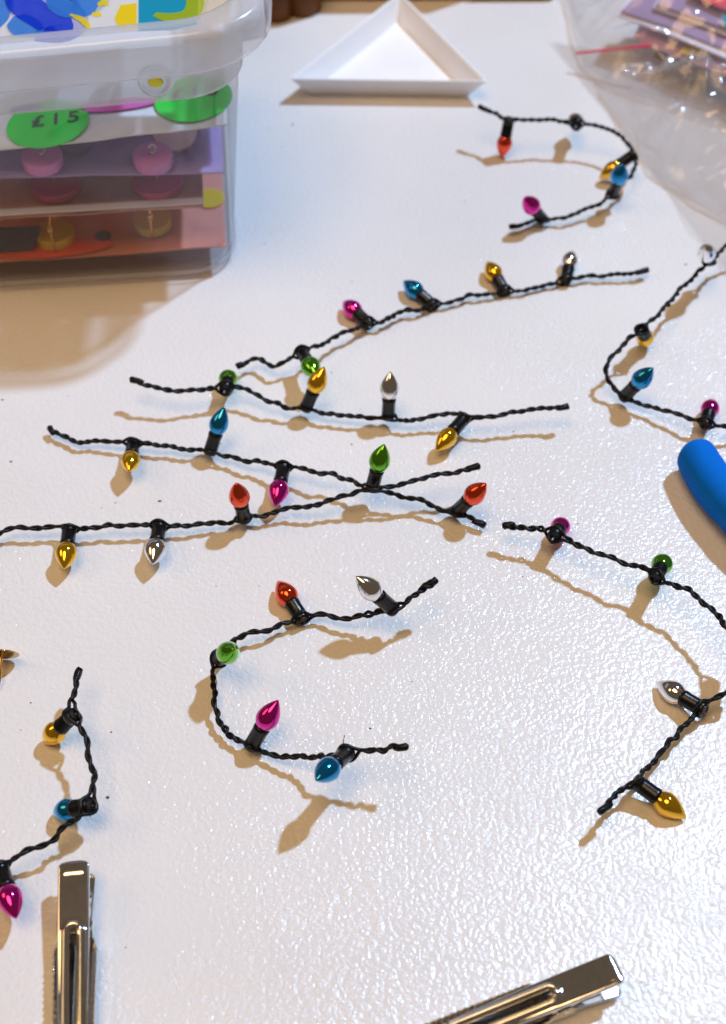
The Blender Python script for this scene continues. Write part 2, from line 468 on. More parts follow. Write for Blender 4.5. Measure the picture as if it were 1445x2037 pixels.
# ------------------------------------------------------------------ hair clips
def make_clip(tab_px, nose_px, label, z0=0.0):
    A = P(*tab_px, 5.0); Bp = P(*nose_px, 4.0)
    yaw = math.atan2(Bp[1]-A[1], Bp[0]-A[0])
    A[2] = 0
    root = empty('hair_clip', A)
    root.rotation_euler = (0, 0, yaw)
    tag(root, label, 'hair clip', 'metal alligator hair clips in the foreground')
    LEN, PIV = 48.0, 13.5
    nu, nv = 160, 46
    def lever(upper):
        V, F = [], []
        idx = {}
        def ztop(u):
            if upper:
                return 9.6-(u*.12) if u < PIV else 9.6-PIV*.12-(u-PIV)*.125
            return 1.3+(u*.09) if u < PIV else 1.3+PIV*.09-(u-PIV)*.012
        for i in range(nu+1):
            u = LEN*i/nu
            if not upper and u < 1.5: pass
            hw = 3.5
            rc = 1.7
            if u < rc: hw -= rc-math.sqrt(max(0, rc*rc-(rc-u)**2))
            if u > PIV: hw -= .9*((u-PIV)/(LEN-PIV))**1.5
            if u > LEN-2: hw -= 1.4*((u-LEN+2)/2)**2
            k = min(1, max(0, (u-PIV+3)/3))
            fl = .7+k*(1.9 if upper else 1.5)
            if not upper: hw += -.25+1.6*min(1, max(0, (u-PIV-1)/5))
            for j in range(nv+1):
                t = -1+2*j/nv
                W = hw+fl
                a = t*W
                bend = hw-.5
                aa = abs(a)
                if aa < bend:
                    y, dz = aa, 0
                else:
                    e = aa-bend
                    if e < .785:
                        y = bend+.5*math.sin(e/.5); dz = -.5*(1-math.cos(e/.5))
                    else:
                        y = bend+.5; dz = -.5-(e-.785)
                y = math.copysign(y, a)
                if j in (0, nv) and u > PIV+2:      # saw teeth along the jaw
                    dz += .85*(abs(((u/1.5) % 1)*2-1)-.5)
                # stamped relief
                z = 0
                if upper:
                    if u > 11.5:
                        uu = max(u, 16.4)
                        d = math.hypot(u-uu, y)
                        z += .75*math.exp(-((d-1.8)/.55)**2)
                    if 1.2 < u < 3.6 and abs(y) < 2.6:
                        z += .07*max(0, math.cos((u-2.4)/1.2*math.pi/2))*min(1, (2.6-abs(y))/.5)
                    if u < 1.3: z -= .75*(1-u/1.3)**2
                sgn = 1 if upper else -1
                V.append((u, y+(0 if upper else .1+.5*max(0, 1-u/PIV)), ztop(u)+sgn*(dz+z)))
                idx[(i, j)] = len(V)-1
        for i in range(nu):
            u = LEN*(i+.5)/nu
            for j in range(nv):
                t = -1+2*(j+.5)/nv
                y = (V[idx[(i, j)]][1]+V[idx[(i, j+1)]][1])/2
                if upper and u > 15.4:
                    uu = max(u, 16.4)
                    if math.hypot(u-uu, y) < .85 and u < LEN-4: continue
                f = (idx[(i, j)], idx[(i+1, j)], idx[(i+1, j+1)], idx[(i, j+1)])
                F.append(f if upper else f[::-1])
        me = raw_mesh('lever', V, F, M['chrome'])
        ob = bpy.data.objects.new('upper_lever' if upper else 'lower_lever', me)
        COL.objects.link(ob); ob.parent = root
        so = ob.modifiers.new('thick', 'SOLIDIFY'); so.thickness = .00032; so.offset = -1
        return ob
    lever(True); lever(False)
    V, F = tube([(PIV, -4.0, 4.9), (PIV, -3.9, 4.9), (PIV, 3.9, 4.9), (PIV, 4.0, 4.9)], [.5, .75, .75, .5], 16)
    ob = bpy.data.objects.new('pivot_pin', raw_mesh('pivot_pin', V, F, M['chrome'])); COL.objects.link(ob); ob.parent = root
    hel = [(PIV+1.5*math.cos(a), -1.7+3.4*a/(10*math.pi), 4.9+1.5*math.sin(a)) for a in np.linspace(0, 10*math.pi, 160)]
    hel = [(4.5, -1.7, 7.9)]+[(10, -1.7, 6.6)]+hel+[(10, 1.7, 3.4), (4.5, 1.7, 2.4)]
    V, F = tube(hel, .28, 6)
    ob = bpy.data.objects.new('spring', raw_mesh('spring', V, F, M['chrome'])); COL.objects.link(ob); ob.parent = root
    for sg in (-1, 1):                                   # ears that hold the pin
        V, F = [], []
        poly = [(PIV-2.2, 2.4), (PIV+3.2, 2.4), (PIV+2.2, 5.6), (PIV+.8, 6.4), (PIV-.8, 6.3), (PIV-1.8, 5.2)]
        for yy in (3.62*sg, 3.85*sg):
            V += [(x, yy, z) for x, z in poly]
        k = len(poly)
        F = [tuple(range(k)), tuple(range(k, 2*k))[::-1]]+[(i, (i+1) % k, k+(i+1) % k, k+i) for i in range(k)]
        ob = bpy.data.objects.new('pivot_ear', raw_mesh('pivot_ear', V, F, M['chrome'], False)); COL.objects.link(ob); ob.parent = root
    return root
make_clip((153,1728), (146,2040), 'shiny metal hair clip standing lengthwise at the lower left')
make_clip((1228,1938), (905,2058), 'shiny metal hair clip lying aslant at the bottom edge, right of centre')

# ------------------------------------------------------------------ brass pin
pr = P(1, 1300, 5)
pin = empty('brass_fastener', (pr[0], pr[1], 0))
tag(pin, 'brass round-headed pin tipped over at the left edge', 'pin')
hd = lathe([(0, .9), (2, .8), (3.6, .45), (4.7, 0), (4.75, -.15), (4.5, -.2), (2, .35), (0, .45)], 40)
shaft = lathe([(.5, .45), (.5, -5), (.42, -7), (0, -9.5)], 12)
axv = Vector((-0.04, .93, .36)).normalized()
for nm, (V, F) in (('head', hd), ('shaft', shaft)):
    o = bpy.data.objects.new(nm, raw_mesh(nm, V, F, M['brass'])); COL.objects.link(o); o.parent = pin
    o.rotation_mode = 'QUATERNION'; o.rotation_quaternion = axv.to_track_quat('Z', 'Y')
    o.location = (0, 0, .0047)

# ------------------------------------------------------------------ pliers with blue handles
hp = [(1374,890,6.6),(1382,903,6.6),(1402,938,6.8),(1426,975,7.2),(1454,1010,7.6),(1488,1046,8),(1530,1082,8),(1590,1117,8),(1660,1147,8)]
cp = spline([P(*h) for h in hp], .8)
pl = empty('pliers', (cp[len(cp)//2][0], cp[len(cp)//2][1], 0))
tag(pl, 'tool with a thick matt blue handle at the right edge', 'pliers')
po = np.array([cp[len(cp)//2][0], cp[len(cp)//2][1], 0])
def handle(c):
    sl = np.concatenate([[0], np.cumsum(np.linalg.norm(np.diff(c, axis=0), axis=1))])
    tot = sl[-1]
    rad = []
    for q in sl:
        r = 5.4*math.sqrt(max(0.002, 1-max(0, 1-q/4.6)**2.4))
        r *= 1+.10*math.sin(min(1, q/26)*math.pi)
        r *= 1-.18*max(0, (q-30)/(tot-30+1e-6))
        rad.append(r)
    return tube(c, rad, 24, flat=1.15)
V, F = handle(cp)
mesh_obj('handle', V, F, M['blue_rubber'], pl, origin=po)
dirv = cp[-1]-cp[-6]; dirv /= np.linalg.norm(dirv)
perp = np.array([-dirv[1], dirv[0], 0]); perp /= np.linalg.norm(perp)
reach = max(np.dot(q-cp[-1], perp) for q in cp)+34
joint = cp[-1]+dirv*26+perp*reach; joint[2] = 8
cp2 = []
for q in cp:
    rel = q-joint
    al, ac = np.dot(rel, dirv), np.dot(rel, perp)
    cp2.append(joint+dirv*al-perp*ac+np.array([0, 0, rel[2]]))
V, F = handle(np.array(cp2))
mesh_obj('handle', V, F, M['blue_rubber'], pl, origin=po)
V, F = lathe([(0, -3), (6.2, -3), (6.6, -2.6), (6.6, 2.6), (6.2, 3), (0, 3)], 28)
mesh_obj('joint', [np.array(v)+joint for v in V], F, M['steel'], pl, origin=po, smooth=False)
for sg in (-1, 1):
    e = cp[-1] if sg > 0 else np.array(cp2[-1])
    V, F = tube([e-dirv*3, e+dirv*6, joint+perp*sg*-1.0, joint-perp*sg*2.2+dirv*12, joint-perp*sg*1.4+dirv*30], [3, 3.2, 4, 2.6, 1.0], 10)
    mesh_obj('jaw', V, F, M['steel'], pl, origin=po)

# ------------------------------------------------------------------ triangular tray
rimp = [P(575,158,9), P(972,163,9), P(796,-15,9)]
cen = sum(rimp)/3
def tri(scale, z, cut=1.6):
    out = []
    for i in range(3):
        p = cen+(rimp[i]-cen)*scale
        a = cen+(rimp[i-1]-cen)*scale; b = cen+(rimp[(i+1) % 3]-cen)*scale
        da = (a-p)/np.linalg.norm(a-p); db = (b-p)/np.linalg.norm(b-p)
        for t in np.linspace(0, 1, 5):
            q = (1-t)**2*(p+da*cut)+2*t*(1-t)*p+t*t*(p+db*cut)
            out.append((q[0], q[1], z))
    return out
rings = [(.80, .05, 1.5), (.815, .0, 1.5), (.985, 8.4, 1.2), (1.0, 8.9, 1.2), (.995, 9.15, 1.2), (.965, 9.1, 1.2), (.945, 8.6, 1.2), (.80, 1.4, 2), (.775, 1.0, 2)]
V, F = [], []
for sc, z, ct in rings: V += tri(sc, z, ct)
k = 15
for i in range(len(rings)-1):
    for j in range(k):
        F.append((i*k+j, i*k+(j+1) % k, (i+1)*k+(j+1) % k, (i+1)*k+j))
F.append(tuple(range(k))[::-1]); F.append(tuple((len(rings)-1)*k+j for j in range(k)))
tr = mesh_obj('triangle_tray', V, F, M['white_tray'], origin=(cen[0], cen[1], 0), smooth=False)
tag(tr, 'empty white plastic triangular sorting tray', 'tray')

# ------------------------------------------------------------------ storage box with lid
ROT = math.radians(5.4)
BO = np.array([-42.5, 359.8-CEN, 0])
bu = np.array([math.cos(ROT), math.sin(ROT), 0]); bv = np.array([-math.sin(ROT), math.cos(ROT), 0])
def bw(u, v, z): return BO+bu*u+bv*v+np.array([0, 0, z])
BU, BV = 185.0, 125.0
def rrect(outset, z, r, n=9, tilt=0.0, extra=0.0):
    u0, u1, v0, v1 = -BU-outset, outset+extra, -outset, BV+outset
    pts = []
    for (cx, cy, a0) in ((u1-r, v0+r, -90), (u1-r, v1-r, 0), (u0+r, v1-r, 90), (u0+r, v0+r, 180)):
        for t in np.linspace(0, 90, n):
            a = math.radians(a0+t)
            uu = cx+r*math.cos(a)
            pts.append(bw(uu, cy+r*math.sin(a), z+tilt*(uu+75)))
    return pts
def loft(levels, cap0=False, cap1=False, n=9, tilt=0.0, extra=0.0):
    V, F = [], []
    for (o, z, r) in levels: V += rrect(o, z, r, n, tilt, extra)
    k = 4*n
    for i in range(len(levels)-1):
        for j in range(k):
            F.append((i*k+j, i*k+(j+1) % k, (i+1)*k+(j+1) % k, (i+1)*k+j))
    if cap0: F.append(tuple(range(k))[::-1])
    if cap1: F.append(tuple((len(levels)-1)*k+j for j in range(k)))
    return V, F
bxo = bw(-40, 40, 0)
box = empty('storage_box', bxo)
tag(box, 'clear plastic storage box with milky lid, full of carded earrings', 'box')
V, F = loft([(-4, .5, 12), (-2, .2, 13), (-.8, .5, 14), (0, 1.6, 14.5), (.7, 3.8, 15), (.9, 6, 15), (7.4, 77, 18)], cap0=True)
mesh_obj('body', V, F, M['clear'], box, origin=bxo)
V, F = loft([(-.6, 5.2, 13), (-2.2, 3.4, 12), (-5, 2.6, 11)], cap1=True)
mesh_obj('base_panel', V, F, M['clear'], box, origin=bxo)
V, F = loft([(7.2, 69.6, 18), (8.0, 69.9, 18), (8.3, 71, 18), (8.8, 82, 18.5), (9.2, 88, 18.5)], tilt=.035)
mesh_obj('foot_rim', *loft([(.75, 2.6, 15), (1.35, 3.1, 15.3), (1.5, 3.8, 15.3), (.95, 4.4, 15)]), M['milky'], box, origin=bxo)
band = mesh_obj('frosted_band', V, F, M['frost'], box, origin=bxo)
V, F = loft([(12.3, 79.7, 24), (12.6, 79.4, 24), (13.2, 80.5, 24), (14.0, 89.8, 24.5), (13.4, 91.6, 24), (12.0, 92.3, 23), (6.5, 92.7, 20), (5.0, 92.1, 19), (4.4, 89.5, 19), (3.8, 89.0, 18)], tilt=.05, extra=4)
lid = mesh_obj('lid', V, F, M['milky'], box, origin=bxo)
V, F = loft([(3.7, 89.05, 16), (3.0, 89.0, 16)], cap1=True, tilt=.05, extra=4)
mesh_obj('lid_panel', V, F, M['clear'], lid, origin=(0, 0, 0))
lid.children[0].data.transform(Matrix.Translation(tuple(-bxo*MM)))
# moulded roundel on the band, latch tab at the side
def solve_z(px, py, v):
    lo, hi = -20.0, 130.0
    for _ in range(50):
        m = (lo+hi)/2
        q = P(px, py, m)-BO
        if np.dot(q, bv) > v: lo = m
        else: hi = m
    return lo
zc = solve_z(310, 160, -8.6)
pc = P(310, 160, zc)
V, F = [], []
for rr, dd in ((5.0, 0), (5.0, .7), (4.4, 1.0), (3.9, .8), (3.5, .5), (2.0, .5), (1.5, 1.0), (0.6, 1.0)):
    for kx in range(28):
        a = 2*math.pi*kx/28
        V.append(pc+bu*rr*math.cos(a)+np.array([0, 0, rr*math.sin(a)])-bv*(dd+.05*rr*math.sin(a)))
for i in range(7):
    for kx in range(28):
        F.append((i*28+kx, i*28+(kx+1) % 28, (i+1)*28+(kx+1) % 28, (i+1)*28+kx))
F.append(tuple(7*28+kx for kx in range(28)))
M['roundel'] = pmat('moulded_clear_roundel', (.95, .95, .95), .06)
M['roundel'].node_tree.nodes['Principled BSDF'].inputs['Transmission Weight'].default_value = .95
mesh_obj('roundel', V, F, M['roundel'], box, origin=bxo)
M['roundel_glint'] = pmat('yellow_green_glint', (.80, .78, .03), .25)  # yellow glint refracted in the roundel, put in as a coloured piece
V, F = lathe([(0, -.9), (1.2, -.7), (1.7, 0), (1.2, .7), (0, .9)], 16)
mesh_obj('roundel_glint', [pc-bv*1.0+bu*v[0]*1.3+np.array([0, 0, v[1]])-bv*v[2]*.4 for v in V], F, M['roundel_glint'], box, origin=bxo)
V, F = [], []
for (u, v, z) in ((8.5, 18, 74), (15.5, 18, 75), (15.5, 18, 81), (8.5, 18, 81), (8.5, 60, 74), (15.5, 60, 75), (15.5, 60, 81), (8.5, 60, 81)): V.append(bw(u, v, z))
F = [(0, 1, 2, 3), (7, 6, 5, 4), (0, 4, 5, 1), (1, 5, 6, 2), (3, 2, 6, 7), (0, 3, 7, 4)]
mesh_obj('latch', V, F, M['frost'], box, smooth=False, origin=bxo)

def card(name, label, edge_l, edge_r, v, depth, rise, mat, u_left=None, thick=.5, cat='card'):
    """flat card whose front edge shows from pixel edge_l to edge_r behind the front wall"""
    zl = solve_z(*edge_l, v); zr = solve_z(*edge_r, v)
    A, B = P(*edge_l, zl), P(*edge_r, zr)
    if u_left: A = B+(A-B)*u_left
    nb = 12
    V = []
    for i in range(nb+1):
        for j in range(nb+1):
            p = A+(B-A)*i/nb+bv*depth*j/nb+np.array([0, 0, rise*j/nb])
            p = p+np.array([0, 0, .6*noise.noise(Vector((i*.5, j*.5, zl)))])
            V.append(p)
    nt_ = len(V)
    V += [p-np.array([0, 0, thick]) for p in V[:nt_]]
    F = []
    g = lambda i, j: i*(nb+1)+j
    for i in range(nb):
        for j in range(nb):
            F.append((g(i, j), g(i+1, j), g(i+1, j+1), g(i, j+1)))
            F.append(tuple(nt_+q for q in (g(i, j+1), g(i+1, j+1), g(i+1, j), g(i, j))))
    bd = [g(i, 0) for i in range(nb+1)]+[g(nb, j) for j in range(1, nb+1)]+[g(i, nb) for i in range(nb-1, -1, -1)]+[g(0, j) for j in range(nb-1, 0, -1)]
    for a, b in zip(bd, bd[1:]+bd[:1]): F.append((b, a, nt_+a, nt_+b))
    c = (A+B)/2
    o = mesh_obj(name, V, F, mat, origin=c, smooth=False)
    tag(o, label, cat)
    n = np.cross(B-A, bv*depth+np.array([0, 0, rise])); n /= np.linalg.norm(n)
    def on(px, py, lift=0.0):          # point of the card under a pixel
        d = ray(px, py)
        return CAMP+d*(np.dot(A-CAMP, n)/np.dot(d, n))+n*(lift+.7)
    return o, c, on, n, A, B

M['card_white'] = pmat('white_card', (.88, .88, .89), .5, var=.03, vscale=60)
M['card_violet'] = pmat('violet_card', (.42, .30, .60), .5, var=.2, vscale=40)
M['card_rust'] = pmat('rust_card', (.62, .30, .21), .5, var=.4, vscale=45)
M['sheet_paper'] = film_mat('thin_white_sheet', .62, col=(.9, .9, .92), rough=.3, gloss_gain=.6, translucent=.45)
M['card_salmon'] = pmat('salmon_card', (.75, .30, .24), .5, var=.15, vscale=50)
M['green_sticker'] = pmat('green_sticker', (.0, .88, .05), .45)
M['ink'] = pmat('dark_ink', (.015, .06, .03), .5)
M['pink'] = pmat('lilac_pink_plastic', (.70, .22, .58), .35)
M['magenta_p'] = pmat('magenta_plastic', (.62, .05, .18), .35)
M['yellow_p'] = pmat('yellow_plastic', (.72, .55, .03), .35)
M['red_p'] = pmat('red_print', (.8, .10, .05), .5)
M['pink_p'] = pmat('pink_print', (.9, .12, .55), .5)
M['blue_p'] = film_mat('blue_print', .86, col=(.0, .05, .75), rough=.3, gloss_gain=.6, translucent=.4)
M['sky_p'] = film_mat('light_blue_print', .86, col=(.04, .26, .80), rough=.3, gloss_gain=.6, translucent=.4)
M['teal_p'] = pmat('teal_print', (.0, .26, .42), .4)
M['yellow_print'] = film_mat('yellow_print', .86, col=(.95, .78, .02), rough=.3, gloss_gain=.6, translucent=.4)
M['lime_p'] = film_mat('lime_print', .86, col=(.50, .62, .02), rough=.3, gloss_gain=.6, translucent=.4)
M['navy_p'] = pmat('navy_print', (.03, .04, .10), .5)
M['cream_p'] = film_mat('cream_print', .86, col=(.80, .73, .60), rough=.3, gloss_gain=.6, translucent=.4)

def disc(name, c, r, h, mat, parent=None, origin=(0, 0, 0), n=36, sx=1.0, nrm=None, bev=.15):
    V, F = lathe([(0, 0), (r, 0), (r, h-bev), (r-bev, h), (0, h)], n)
    V = [np.array(c)+bu*v[0]*sx+bv*v[1]+np.array([0, 0, v[2]]) for v in V]
    if nrm is not None:
        V = [v-np.array([0, 0, 1])*np.dot((v-np.array(c))*np.array([1, 1, 0]), nrm)/nrm[2] for v in V]
    return mesh_obj(name, V, F, mat, parent, smooth=False, origin=origin)

def text_mesh(name, body, size, c, nrm, mat, parent, origin, spin=0.0):
    cu = bpy.data.curves.new(name, 'FONT')
    cu.body = body; cu.size = size*MM; cu.extrude = .00003; cu.align_x = 'CENTER'; cu.align_y = 'CENTER'
    cu.space_character = 1.35; cu.offset = .00012
    tmp = bpy.data.objects.new(name+'_tmp', cu); COL.objects.link(tmp)
    dg = bpy.context.evaluated_depsgraph_get()
    me = bpy.data.meshes.new_from_object(tmp.evaluated_get(dg))
    bpy.data.objects.remove(tmp)
    me.materials.clear(); me.materials.append(mat)
    o = bpy.data.objects.new(name, me); COL.objects.link(o); o.parent = parent
    ux = bu-nrm*np.dot(bu, nrm); ux /= np.linalg.norm(ux)
    uy = np.cross(nrm, ux)
    ux, uy = ux*math.cos(spin)+uy*math.sin(spin), -ux*math.sin(spin)+uy*math.cos(spin)
    m = Matrix(((ux[0], uy[0], nrm[0], 0), (ux[1], uy[1], nrm[1], 0), (ux[2], uy[2], nrm[2], 0), (0, 0, 0, 1)))
    m.translation = Vector(tuple((np.array(c)-np.array(origin))*MM))
    o.matrix_basis = m
    return o

# lowest to highest
cb = card('earring_card', 'salmon pink printed card at the bottom inside the clear box', (0,520), (450,488), 3.0, 100, 3, M['card_salmon'], 1.35)
o, c, on, n, A, B = cb
disc('red_blotch', on(95, 497), 4.6, .15, M['red_p'], o, c, sx=4.6, nrm=n)
disc('dark_dot', on(205, 472), 2.7, .2, M['navy_p'], o, c, nrm=n)
disc('yellow_corner', on(418, 398), 5, .2, M['yellow_print'], o, c, nrm=n)
def earring(name, label, c, r, h, mat, metal, loop=True, hook=0):
    e = empty(name, c); tag(e, label, 'earring', 'disc earrings inside the clear box')
    disc('disc', c, r, h, mat, e, c)
    if loop:
        V, F = [], []
        ring = [np.array(c)+np.array([0, 0, h+1.6])+bu*1.1*math.cos(a)+np.array([0, 0, 1.5*math.sin(a)]) for a in np.linspace(0, 2*math.pi, 25)]
        mesh_obj('loop', *tube(ring, .35, 6), metal, e, origin=c)
        V, F = tube([np.array(c)+np.array([0, 0, h]), np.array(c)+np.array([0, 0, h+.5])], .7, 8)
        mesh_obj('bail', V, F, metal, e, origin=c)
    if hook:
        b = np.array(c)-bv*(r+.8)
        pts = [b+np.array([0, 0, .6]), b+np.array([0, 0, hook*.5]), b+np.array([0, 0, hook*.8])+bu*.4, b+np.array([0, 0, hook])+bu*1.5, b+np.array([0, 0, hook*.9])+bu*2.6]
        mesh_obj('hook', *tube(spline(pts, .5), .4, 6), metal, e, origin=c)
        mesh_obj('bead', *[[np.array(v)+b+np.array([0, 0, hook*.62]) for v in lathe([(0, -1.2), (.9, -.8), (1.1, 0), (.9, .8), (0, 1.2)], 12)[0]], lathe([(0, -1.2), (.9, -.8), (1.1, 0), (.9, .8), (0, 1.2)], 12)[1]], metal, e, origin=c)
    return e
earring('disc_earring', 'olive yellow disc earring low in the box, nearer its right corner', on(305, 452), 6.2, 3, M['yellow_p'], M['brass'], False, 15)
earring('disc_earring', 'olive yellow disc earring low in the box, left one of two', on(112, 478), 6.2, 3, M['yellow_p'], M['brass'], False, 15)
nv_ = on(40, 478)
nb_ = [nv_+bu*du+bv*dv+np.array([0, 0, dz]) for du, dv, dz in ((-14, -7, .2), (5, -7, .2), (8, -2, 6), (-14, -2, 6))]
nvo = mesh_obj('folded_card', nb_+[q+bv*.5 for q in nb_], [(0, 1, 2, 3), (7, 6, 5, 4), (0, 4, 5, 1), (1, 5, 6, 2), (2, 6, 7, 3), (3, 7, 4, 0)], M['navy_p'], smooth=False, origin=nv_)
tag(nvo, 'dark navy folded card at the bottom left inside the box', 'card')

o, c, on, n, A, B = card('earring_card', 'rust brown card with white front border, second from the bottom in the box', (0,434), (405,410), 2.5, 95, 2, M['card_rust'], 1.4)
V = [A+np.array([0, 0, .75]), B+np.array([0, 0, .75]), B+bv*3.2+np.array([0, 0, .8]), A+bv*3.2+np.array([0, 0, .8])]
mesh_obj('white_border', V+[v+np.array([0, 0, .25]) for v in V], [(3, 2, 1, 0), (4, 5, 6, 7), (0, 1, 5, 4), (1, 2, 6, 5), (2, 3, 7, 6), (3, 0, 4, 7)], M['card_white'], o, smooth=False, origin=c)
earring('disc_earring', 'magenta disc earring in the middle of the box, right one of two', on(315, 372), 8.0, 2.5, M['magenta_p'], M['brass'], True)
earring('disc_earring', 'magenta disc earring in the middle of the box, left one of two', on(112, 378), 8.0, 2.5, M['magenta_p'], M['brass'], True)

o, c, on, n, A, B = card('earring_card', 'violet card carrying two pink discs, third layer in the box', (0,352), (446,342), 2.5, 95, 1, M['card_violet'], 1.4)
earring('disc_earring', 'lilac pink disc earring with silver loop on the violet card, left one', on(88, 331), 6.2, 3.6, M['pink'], M['silver_wire'])
earring('disc_earring', 'lilac pink disc earring with silver loop on the violet card, right one', on(307, 329), 6.2, 3.6, M['pink'], M['silver_wire'])

M['purple_p'] = pmat('dark_purple_plastic', (.16, .10, .24), .3)
M['pale_p'] = pmat('pale_pink_plastic', (.72, .55, .62), .3)
def standing_disc(label, base, r, mat, lean=.35):
    V, F = lathe([(0, 0), (r, 0), (r, 2.2), (r-.3, 2.5), (0, 2.5)], 36)
    cl, sl = math.cos(lean), math.sin(lean)
    W = [np.array(base)+bu*v[0]+np.array([0, 0, r*cl+v[1]*cl+v[2]*sl])+bv*(v[1]*sl+r*sl-v[2]*cl+2.5) for v in V]
    zmin = min(w[2] for w in W)
    W = [w-np.array([0, 0, zmin-base[2]-.1]) for w in W]
    o_ = mesh_obj('disc_earring', W, F, mat, smooth=False, origin=base)
    tag(o_, label, 'earring', 'disc earrings inside the clear box')
standing_disc('dark purple disc leaning back on the violet card in the box', on(150, 322), 7.5, M['purple_p'], 1.0)
standing_disc('pale pink disc leaning back behind the right pink earring in the box', on(352, 318), 7.0, M['pale_p'], .9)
o, c, on, n, A, B = card('price_card', 'white card with green price stickers on top of the stack in the box', (0,298), (452,248), 2.5, 92, 1, M['card_white'], 1.4)
s1 = disc('price_sticker', on(96, 249), 12.5, .12, M['green_sticker'], o, c, nrm=n)
text_mesh('price_text', '\u00a315', 8.0, on(112, 243, .3), n, M['ink'], o, c, 0.03)
disc('price_sticker', on(386, 200), 12.0, .12, M['green_sticker'], o, c, nrm=n)
text_mesh('price_text', '\u00a315', 8.0, on(388, 190, .3), n, M['ink'], o, c, 0.03)
pk = on(235, 212)
disc('pink_stripe', pk, 3.0, .12, M['pink_p'], o, c, sx=4.2, nrm=n)
disc('blue_mark', on(55, 219), 2.0, .2, M['blue_p'], o, c, sx=2.6, nrm=n)

# printed sheet lying in the lid's recess
def lid_pt(px, py, lift):
    z = 90.0
    for _ in range(6):
        q = P(px, py, z)
        z = 89.4+.05*(np.dot(q-BO, bu)+75)+.3+lift
    return P(px, py, z)
zl = 90.2
sh = [bw(-150, -1.5, 89.4-.05*75), bw(-8, -1.5, 89.4+.05*67), bw(-8, 62, 89.4+.05*67), bw(-150, 62, 89.4-.05*75)]
so_ = bw(-80, 40, zl)
sheet = mesh_obj('printed_sheet', sh+[p+np.array([0, 0, .3]) for p in sh], [(3, 2, 1, 0), (4, 5, 6, 7), (0, 1, 5, 4), (1, 2, 6, 5), (2, 3, 7, 6), (3, 0, 4, 7)], M['sheet_paper'], smooth=False, origin=so_)
tag(sheet, 'brightly printed sheet in blue, yellow and teal on the box lid', 'sheet')
def print_poly(name, pix, mat, lift):
    V = [lid_pt(x, y, lift) for x, y in pix]
    k = len(V)
    V = V+[v-np.array([0, 0, .05]) for v in V]
    F = [tuple(range(k))[::-1], tuple(range(k, 2*k))]+[(i, (i+1) % k, k+(i+1) % k, k+i) for i in range(k)]
    ob = mesh_obj(name, V, F, mat, sheet, smooth=False, origin=so_)
    return ob
def print_stroke(name, pix, width, mat, lift):
    pts = spline([lid_pt(x, y, lift) for x, y in pix], 1.0)
    L, R = [], []
    T = np.gradient(pts, axis=0)
    m = len(pts)
    for i, (p, t) in enumerate(zip(pts, T)):
        nn = np.array([-t[1], t[0], 0]); nn /= np.linalg.norm(nn)
        w = width*min(1, .35+2.5*min(i, m-1-i)/m)
        L.append(p+nn*w); R.append(p-nn*w)
    V = L+R
    F = [(i, i+1, m+i+1, m+i) for i in range(m-1)]
    return mesh_obj(name, V, F, mat, sheet, smooth=False, origin=so_)
print_poly('teal_square', [(276, 62), (345, 60), (392, 48), (398, -60), (276, -60)], M['teal_p'], .10)
print_poly('cream_patch', [(400, 48), (455, 44), (470, -60), (400, -60)], M['cream_p'], .10)
print_stroke('lime_curl', [(308, 28), (335, 34), (362, 34), (385, 24), (392, 0), (380, -28)], 3.0, M['lime_p'], .2)
print_poly('yellow_patch', [(238, 58), (272, 60), (272, 6), (240, 10), (228, 36)], M['yellow_print'], .10)
print_stroke('blue_letter', [(60, -60), (62, -10), (75, 12), (105, 30), (128, 48), (120, 66), (70, 72)], 7.5, M['blue_p'], .12)
print_stroke('blue_letter', [(190, -60), (182, -12), (160, 12), (125, 8), (105, -8)], 6.0, M['sky_p'], .18)
print_stroke('blue_letter', [(38, 30), (52, 55), (78, 70)], 4.5, M['sky_p'], .22)
print_stroke('blue_letter', [(-12, 60), (2, 32), (6, -5), (4, -50)], 3.0, M['sky_p'], .12)
print_stroke('yellow_outline', [(140, 28), (165, 40), (180, 58)], 1.0, M['yellow_print'], .26)
print_stroke('yellow_star', [(198, 12), (206, 4), (214, 10)], 1.5, M['yellow_print'], .15)
print_stroke('yellow_star', [(184, 30), (192, 27), (200, 32)], 1.3, M['yellow_print'], .15)

